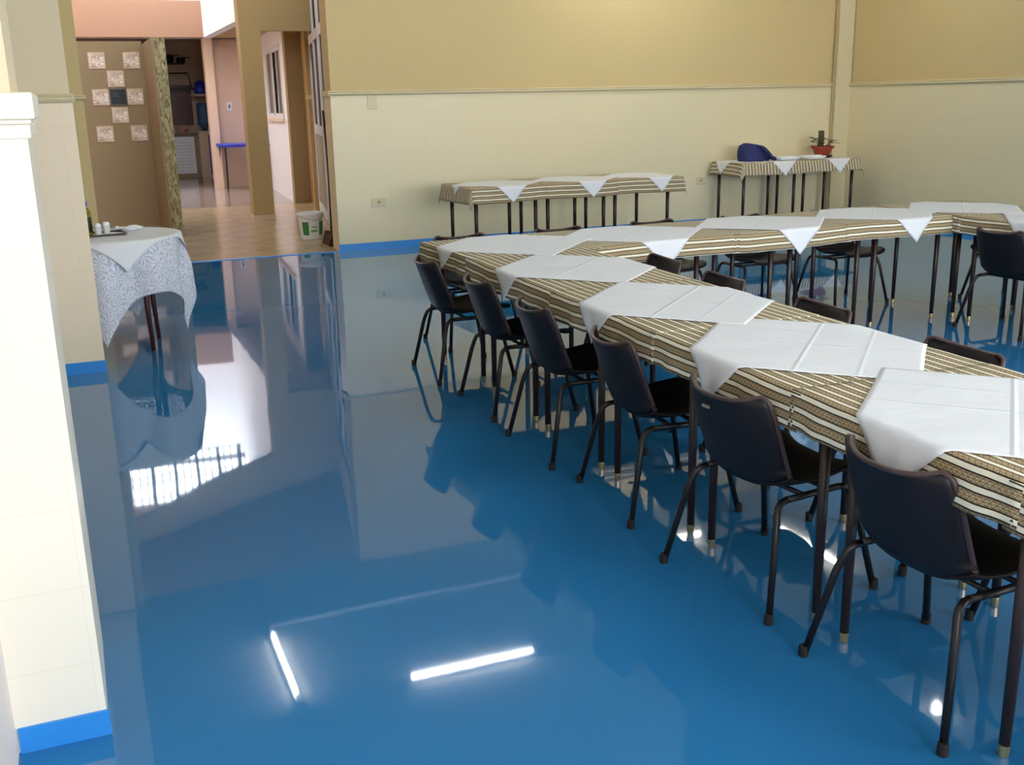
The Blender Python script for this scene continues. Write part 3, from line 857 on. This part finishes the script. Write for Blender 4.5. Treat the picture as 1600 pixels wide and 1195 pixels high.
# ------------------------------------------------------------------ cloths
WK = 24
def drape(fr, clampr, center, rot, hx, hy, z, nx, ny, zoff=0, flare=.10, wave=.005, wk=28, uvswap=False, seed=0, back=.5, wr=.0012, out=0):
    """a rectangle of cloth laid over the rectangle clampr, hanging beyond its edges"""
    mb = MB(); mb.uv = []
    u0, u1, v0, v1 = clampr
    cr, sr = math.cos(rot), math.sin(rot)
    r = .010
    for i in range(nx + 1):
        for j in range(ny + 1):
            a = -hx + 2 * hx * i / nx
            b = -hy + 2 * hy * j / ny
            # slightly uneven hems
            ka = a * (1 + .012 * math.sin(5 * b + seed)); kb = b * (1 + .012 * math.sin(4 * a + seed * 2))
            u = center[0] + ka * cr - kb * sr
            v = center[1] + ka * sr + kb * cr
            cu, cv = min(max(u, u0), u1), min(max(v, v0), v1)
            du, dv = u - cu, v - cv
            L = math.hypot(du, dv)
            h = z + zoff + wr * noise.noise(Vector((u * 9, v * 9, seed)))
            if L > 1e-6:
                nu, nv = du / L, dv / L
                if L < r * PI / 2:
                    o_, dn = r * math.sin(L / r), r * (1 - math.cos(L / r))
                else:
                    rest = L - r * PI / 2
                    s = (u if abs(dv) > abs(du) else v)
                    o_ = r + flare * rest + wave * (math.sin(WK * s) + .5 * math.sin(2.3 * WK * s + 1)) * min(1, rest / .08)
                    dn = r + rest
                o_ += out
                u, v = cu + nu * o_, cv + nv * o_
                h -= dn
            else:
                o2 = 0
            p = fr(u, v)
            mb.v.append((p.x, p.y, h))
            mb.uv.append((b, a) if uvswap else (a, b))
    for i in range(nx):
        for j in range(ny):
            q = i * (ny + 1) + j
            mb.f.append((q, q + 1, q + ny + 2, q + ny + 1))
    return mb
def cloth(name, mb, m, label, cat, group):
    n = len(mb.v)
    c = Vector((sum(p[0] for p in mb.v) / n, sum(p[1] for p in mb.v) / n, max(p[2] for p in mb.v)))
    return tag(mb.build(name, m, origin=c, smooth=True, solid=.0012), label, cat, group)
NO = 'none'
D = .115
G1 = 'striped cloths on the long near arm'
# arm A: striped cloths, one after another
seamA = [.70, 1.51, 2.27, 3.11, 3.99, 4.88, 5.14]
ow = ['at the near end, outside the photo edge', 'in the lower right, nearest in full view', 'second in full view from the camera', 'third in full view from the camera', 'fourth, beside the inner corner chairs']
for i in range(5):
    a, b = seamA[i] - .02, (seamA[i + 1] if i < 4 else seamA[6]) + .02
    cloth('tablecloth', drape(afr, (0, .69, -50, 50), (.345, (a + b) / 2), 0, .345 + D, (b - a) / 2, TZ, 60, 34, zoff=.002 + .0016 * (i % 2), seed=i * 1.7), M['stripe'],
          'striped cloth on the long near arm, ' + ow[i], 'tablecloth', G1)
# arm B
seamB = [1.87, 2.85, 3.60, 4.45, 5.34]
cloth('tablecloth', drape(bfr, (1.885, 60, -50, .735), (2.21, .395), 0, .44, .48, TZ, 50, 52, zoff=.005, seed=3.3), M['stripe'],
      'striped cloth hanging round the far left corner where the two arms meet', 'tablecloth', 'striped cloths on the cross arm')
for i in range(1, 4):
    a, b = (seamB[i] - .02 if i > 1 else 2.52), seamB[i + 1] + .02
    cloth('tablecloth', drape(bfr, (-50, 50, 0, .735), ((a + b) / 2, .3675), 0, (b - a) / 2, .3675 + D, TZ, 34, 60, zoff=.002 + .0016 * (i % 2), seed=i * 2.1, uvswap=True), M['stripe'],
          'striped cloth on the cross arm, ' + ['', 'left of its three straight ones', 'middle of its three straight ones', 'right one, ending at the right arm'][i], 'tablecloth', 'striped cloths on the cross arm')
# arm C
ident = lambda u, v: Vector((u, v))
cC = (CX, CX + .76, -50, 6.02)
cloth('tablecloth', drape(ident, cC, (CX + .38, 5.68), 0, .38 + D, .46, TZ, 56, 44, zoff=.007, seed=5.2), M['stripe'], 'striped cloth over the far corner of the right arm', 'tablecloth', 'striped cloths on the right arm')
cloth('tablecloth', drape(ident, cC, (CX + .38, 4.83), 0, .38 + D, .43, TZ, 56, 44, zoff=.0052, seed=6.2), M['stripe'], 'striped cloth on the right arm beside the turned chair', 'tablecloth', 'striped cloths on the right arm')
cloth('tablecloth', drape(ident, cC, (CX + .38, 3.99), 0, .38 + D, .43, TZ, 56, 44, zoff=.0036, seed=6.9), M['stripe'], 'striped cloth on the right arm just outside the photo', 'tablecloth', 'striped cloths on the right arm')
# white overlays on arm A
G2 = 'white overlays laid diagonally on the long near arm'
for i, (v, du, s, ro, wh) in enumerate(((.97, .0, .355, 45, 'outside the lower right corner'), (1.86, .0, .36, 44, 'largest in view, at the lower right'), (2.71, .005, .36, 46, 'second from the camera'), (3.57, .005, .36, 44, 'third from the camera'), (4.55, .01, .36, 45, 'fourth from the camera'))):
    cloth('white_overlay', drape(afr, (0, .69, -50, 50), (.35 + du, v), R(ro), s, s, TZ, 46, 46, zoff=.0065 + .0012 * (i % 2), out=.004, seed=i * .9 + .4), M['nap'],
          'white diamond overlay on the long near arm, ' + wh, 'overlay cloth', G2)
cloth('white_overlay', drape(bfr, (1.885, 60, -50, .735), (2.29, .335), R(43), .375, .375, TZ, 46, 46, zoff=.0085, out=.004, seed=8.4), M['nap'],
      'white diamond overlay at the far left corner where the arms meet', 'overlay cloth', G2)
G3 = 'white overlays laid diagonally on the cross arm'
for i, (u, wh) in enumerate(((3.10, 'left one, hanging above the inner corner'), (4.07, 'middle one'), (5.02, 'right one'))):
    cloth('white_overlay', drape(bfr, (-50, 50, 0, .735), (u, .36), R(45), .37, .37, TZ, 46, 46, zoff=.0065 + .0012 * (i % 2), out=.004, seed=i * 1.9 + 2), M['nap'],
          'white diamond overlay on the cross arm, ' + wh, 'overlay cloth', G3)
G4 = 'white overlays on the right arm'
for i, (v, wh) in enumerate(((5.58, 'at its far corner'), (4.72, 'behind the turned chair'), (3.9, 'just outside the photo'))):
    cloth('white_overlay', drape(ident, cC, (CX + .37, v), R(46), .36, .36, TZ, 46, 46, zoff=.0105 - .001 * i, out=.004, seed=i * 1.3 + 5), M['nap'],
          'white diamond overlay on the right arm, ' + wh, 'overlay cloth', G4)
# wall table
cW = (-.0, 2.38, 0, .74)
G5 = 'striped cloths on the table by the back wall'
for i, (a, b) in enumerate(((-.16, .80), (.78, 1.58), (1.56, 2.54))):
    cloth('tablecloth', drape(wfr, cW, ((a + b) / 2, .37), 0, (b - a) / 2, .37 + .15, .70, 44, 56, zoff=.002 + .0016 * (i % 2), seed=i * 2.7 + 1, uvswap=True, flare=.18), M['stripe'],
          'striped cloth on the long back wall table, ' + ['left end', 'middle', 'right end'][i], 'tablecloth', G5)
for i, (u, s) in enumerate(((.42, .37), (1.30, .37), (2.10, .36))):
    cloth('white_overlay', drape(wfr, cW, (u, .36), R(45), s, s, .70, 44, 44, zoff=.0065 + .001 * (i % 2), flare=.18, out=.005, seed=i * 1.1 + 9), M['nap'],
          'white diamond overlay on the back wall table, ' + ['left one', 'middle one', 'right one'][i], 'overlay cloth', 'white overlays on the back wall table')
# corner table
cK = (6.98, 8.61, 10.02, 10.64)
cloth('tablecloth', drape(ident, cK, (7.79, 10.30), 0, .97, .42, KZ, 90, 40, zoff=.002, seed=4.4, flare=.25), M['stripe'], 'striped cloth over both corner tables under the plant', 'tablecloth', None)
for i, (x, wh) in enumerate(((7.24, 'hanging over the left end'), (7.53, 'hanging under the white trays'), (8.30, 'hanging under the potted plant'))):
    s = (.285, .335, .335)[i]
    cloth('white_overlay', drape(ident, cK, (x, 10.42 if i == 0 else 10.33), R(45), s, s, KZ, 40, 40, zoff=.005 + .001 * i, flare=.25, out=.005, seed=i + 14), M['nap'],
          'white diamond overlay on the corner table, ' + wh, 'overlay cloth', 'white overlays on the corner table')

# ------------------------------------------------------------------ things on the corner table
KT = KZ + .0095
t = thing('blue_bag', 'slumped royal blue fabric bag on the left of the corner table', 'bag', (7.32, 10.31, KT))
mb = MB()
n1, n2 = 16, 28
for i in range(n1 + 1):
    ph = PI / 2 * i / n1
    for k in range(n2):
        th = 2 * PI * k / n2
        w_ = 1 + .07 * math.sin(3 * th + 1) + .05 * math.sin(7 * th + 4 * ph)
        cz = math.sin(ph) ** .8
        rr = max(.001, math.cos(ph) ** .45)
        x = .20 * rr * w_ * math.cos(th) - .015 * cz
        y = .13 * rr * w_ * math.sin(th)
        z = .185 * cz * (1 - .20 * (x / .2)) + .010 * math.sin(9 * th + 6 * ph) * rr
        mb.v.append((x, y, max(0, z)))
for i in range(n1):
    for k in range(n2):
        mb.f.append((i * n2 + k, i * n2 + (k + 1) % n2, (i + 1) * n2 + (k + 1) % n2, (i + 1) * n2 + k))
mb.build('bag_body', M['bluecloth'], t, smooth=True)
MB().tube([(.02, -.10, .15), (.09, -.14, .10), (.15, -.13, .04), (.21, -.11, .02), (.24, -.05, .018), (.2, .0, .03)], [.016, .02, .022, .022, .02, .014], 10).build('bag_strap', M['bluecloth'], t, smooth=True)
MB().tube([(-.13, -.06, .15), (-.05, -.10, .175), (.04, -.11, .165), (.12, -.08, .13)], .006, 8).build('bag_zip', mat('dark_zip', (20, 24, 70), .5), t, smooth=True)
for i, (x, r_) in enumerate(((7.74, 3), (8.10, -2))):
    t = thing('serving_tray', 'white oval lidded tray on the corner table, ' + ['beside the blue bag', 'beside the potted plant'][i], 'tray', (x, 10.26, KT), R(r_), 'white trays on the corner table')
    mb = MB(); n = 36
    prof = [(.80, 0), (.9, .006), (1, .022), (1.0, .028), (.92, .026)]
    for k_, z in prof:
        for q in range(n):
            a = 2 * PI * q / n
            ex = math.copysign(abs(math.cos(a)) ** .6, math.cos(a)); ey = math.copysign(abs(math.sin(a)) ** .6, math.sin(a))
            mb.v.append((.165 * k_ * ex, .12 * k_ * ey, z))
    for p_ in range(len(prof) - 1):
        for q in range(n):
            mb.f.append((p_ * n + q, p_ * n + (q + 1) % n, (p_ + 1) * n + (q + 1) % n, (p_ + 1) * n + q))
    mb.f.append(tuple(range(n))[::-1]); mb.f.append(tuple(range((len(prof) - 1) * n, len(prof) * n)))
    mb.build('tray_body', M['paper'], t)
    v_ = MB(); v_.v = [(p[0] * .9, p[1] * .9, .0265 + (.012 if j >= n else 0)) for j, p in enumerate([q_ for q_ in mb.v[:n]] * 2)]
    v_.f = [tuple(range(n))[::-1], tuple(range(n, 2 * n))] + [(j, (j + 1) % n, n + (j + 1) % n, n + j) for j in range(n)]
    v_.build('tray_lid', M['white'], t, bevel=.004)
t = thing('potted_plant', 'small leafy plant with a bark stake in a terracotta pot, back right corner', 'potted plant', (8.33, 10.36, KT))
MB().lathe([(.0, 0), (.09, 0), (.115, .008), (.12, .022), (.11, .022), (.08, .01)], seg=28).build('saucer', mat('black_saucer', (34, 22, 20), .5), t)
MB().lathe([(.075, .012), (.08, .016), (.115, .10), (.135, .105), (.14, .13), (.128, .13), (.12, .11)], seg=32).build('pot', M['terracotta'], t)
MB().lathe([(.0, .105), (.12, .105), (.118, .112), (.0, .116)], seg=24).build('soil', M['soil'], t)
MB().tube([(-.03, 0, .11), (-.025, .002, .2), (-.03, -.002, .31)], [.034, .036, .034], 10).build('stake', M['bark'], t)
def leaf(mb, base, d, ln, wd, droop):
    d = Vector(d).normalized(); side = d.cross(Vector((0, 0, 1))).normalized()
    n = 6; vs = []
    for i in range(n + 1):
        f_ = i / n
        c_ = Vector(base) + d * ln * f_ + Vector((0, 0, -droop * f_ * f_))
        w_ = wd * math.sin(PI * min(1, f_ * .92 + .08)) ** .8
        vs += [c_ - side * w_, c_ + Vector((0, 0, -.004)), c_ + side * w_]
    mb.add(vs, [(3 * i + a, 3 * i + a + 1, 3 * i + a + 4, 3 * i + a + 3) for i in range(n) for a in (0, 1)])
mb = MB(); st = MB()
random.seed(3)
for k in range(22):
    a = 2 * PI * k / 22 + random.uniform(-.2, .2)
    rr = random.uniform(.02, .13); zz = .13 + random.uniform(.0, .10)
    b0 = Vector((.05 * math.cos(a), .05 * math.sin(a), .112))
    b1 = Vector((rr * math.cos(a), rr * math.sin(a), zz))
    st.tube([b0, (b0 + b1) / 2 + Vector((0, 0, .02)), b1], .0018, 5)
    leaf(mb, b1, (math.cos(a), math.sin(a), random.uniform(-.1, .6)), random.uniform(.06, .09), .028, .02)
b1 = Vector((.15, .0, .19)); st.tube([(.05, 0, .112), (.12, 0, .17), b1], .002, 5); leaf(mb, b1, (1, 0, .2), .06, .022, .01)
st.build('stems', M['leaf'], t)
mb.build('leaves', M['leaf'], t, smooth=True, solid=.001)

# ------------------------------------------------------------------ small round table with lace
SX, SY, SZ, SR = .19, 7.08, .72, .40
t = thing('round_table', 'small round mahogany table half hidden behind the left pier', 'table', (SX, SY, 0))
MB().lathe([(.0, SZ - .024), (SR - .01, SZ - .024), (SR, SZ - .018), (SR, SZ - .006), (SR - .006, SZ - .002), (0, SZ - .002)], seg=48).build('tabletop', M['redwood'], t)
MB().lathe([(.29, SZ - .085), (.30, SZ - .085), (.30, SZ - .024), (.29, SZ - .024)], seg=40).build('apron', M['redwood'], t)
for a in (-52, 32, 128, 212):
    c_, s_ = math.cos(R(a)), math.sin(R(a))
    MB().tube([(.26 * c_, .26 * s_, SZ - .025), (.245 * c_, .245 * s_, .3), (.26 * c_, .26 * s_, 0)], [.02, .017, .012], 12).build('leg', M['redwood'], t, smooth=True)
def round_drape(rot, half, n, zoff, fold, seed, R0=SR, kk=None, flare=.06):
    mb = MB(); mb.uv = []
    for i in range(n + 1):
        for j in range(n + 1):
            a = -half + 2 * half * i / n; b = -half + 2 * half * j / n
            r = math.hypot(a, b); th = math.atan2(b, a) + rot
            h = SZ + zoff
            if r > R0:
                L = r - R0; e = .012
                if L < e * PI / 2: o_, dn = e * math.sin(L / e), e * (1 - math.cos(L / e))
                else:
                    L -= e * PI / 2
                    o_ = e + flare * L + fold * min(1, L / .2) * (math.sin(6 * th + seed) + .5 * math.sin(11 * th + 2 * seed)); dn = e + L
                rr = R0 + o_
                h -= dn
            else: rr = r
            mb.v.append((SX + rr * math.cos(th), SY + rr * math.sin(th), h + .0008 * noise.noise(Vector((a * 8, b * 8, seed)))))
            mb.uv.append((a, b))
    for i in range(n):
        for j in range(n):
            q = i * (n + 1) + j
            mb.f.append((q, q + n + 1, q + n + 2, q + 1))
    return mb
cloth('lace_tablecloth', round_drape(R(31), .73, 120, .0015, .034, .6), M['lace'], 'white leaf patterned lace cloth hanging low from the small round table', 'tablecloth', None)
cloth('white_overlay', round_drape(R(52), .425, 60, .0045, .012, .6, R0=SR + .006, flare=.16), M['nap'], 'plain white overlay with pointed corner on the small round lace table', 'overlay cloth', None)
ST = SZ + .0065
t = thing('metal_tray', 'dark pewter tray under the oil bottle and shakers', 'tray', (.09, 7.08, ST), R(8))
MB().prism([(-.17, -.10), (.15, -.10), (.17, -.08), (.17, .10), (-.17, .10)], 0, .004, 'Z').build('tray_base', M['tray'], t)
mb = MB().tube([(-.17, -.10, .008), (.16, -.10, .008), (.175, -.08, .008), (.175, .10, .008), (-.17, .10, .008), (-.17, -.10, .008)], .005, 8)
mb.build('tray_rim', M['tray'], t)
t = thing('oil_bottle', 'yellow cooking oil bottle with blue cap on the metal tray', 'bottle', (.045, 7.06, ST + .0045))
MB().lathe([(.0, 0), (.032, 0), (.036, .006), (.036, .06), (.034, .075), (.036, .09), (.036, .13), (.030, .155), (.014, .175), (.013, .185), (.0, .186)], seg=28).build('bottle_body', M['oil'], t, smooth=True)
v, f = band(.0362, .0362, .02, .115, R(230), R(330), off=.0006)
MB().add(v, f).build('label', M['oildark'], t, solid=.0005)
MB().lathe([(.0, 0), (.018, 0), (.018, .024), (.016, .027), (0, .027)], c=(0, 0, .183), seg=20).build('bottle_cap', M['bluep'], t)
for k, (x, y, s) in enumerate(((.108, 7.0, 1), (.158, 7.03, 1.08))):
    t = thing('salt_shaker', ['left white salt shaker on the metal tray', 'right taller white salt shaker on the metal tray'][k], 'shaker', (x, y, ST + .0045), 0, 'shakers on the metal tray')
    MB().lathe([(.0, 0), (.015 * s, 0), (.019 * s, .005), (.021 * s, .055 * s), (.0, .056 * s)], seg=20).build('shaker_body', M['frost'], t, smooth=False)
    MB().lathe([(.022 * s, 0), (.021 * s, .010), (.014 * s, .020), (0, .022)], c=(0, 0, .056 * s), seg=20).build('shaker_lid', M['white'], t)
t = thing('bread_plate', 'folded white napkin with flat bread at the back of the round table', 'plate', (.30, 7.27, ST), R(-8))
MB().lathe([(.0, 0), (.06, 0), (.092, .014), (.094, .018), (.06, .006), (0, .006)], seg=32).build('plate', M['white'], t)
mb = MB()
for i in range(13):
    for j in range(9):
        x, y = -.07 + .11 * i / 12, -.01 + .07 * j / 8
        mb.v.append((x, y, .012 + .012 * math.cos(x * 18) * math.cos(y * 22) + .003 * noise.noise(Vector((x * 40, y * 40, 1)))))
for i in range(12):
    for j in range(8):
        q = i * 9 + j; mb.f.append((q, q + 9, q + 10, q + 1))
mb.build('flat_bread', M['bread'], t, smooth=True, solid=.006)
mb = MB()
for i in range(15):
    for j in range(7):
        x, y = -.08 + .16 * i / 14, -.075 + .085 * j / 6
        mb.v.append((x, y, .022 + .006 * math.sin(x * 50) * math.cos(y * 30) + .002 * noise.noise(Vector((x * 40, y * 40, 3)))))
for i in range(14):
    for j in range(6):
        q = i * 7 + j; mb.f.append((q, q + 7, q + 8, q + 1))
mb.build('folded_napkin', M['paper'], t, smooth=True, solid=.01)
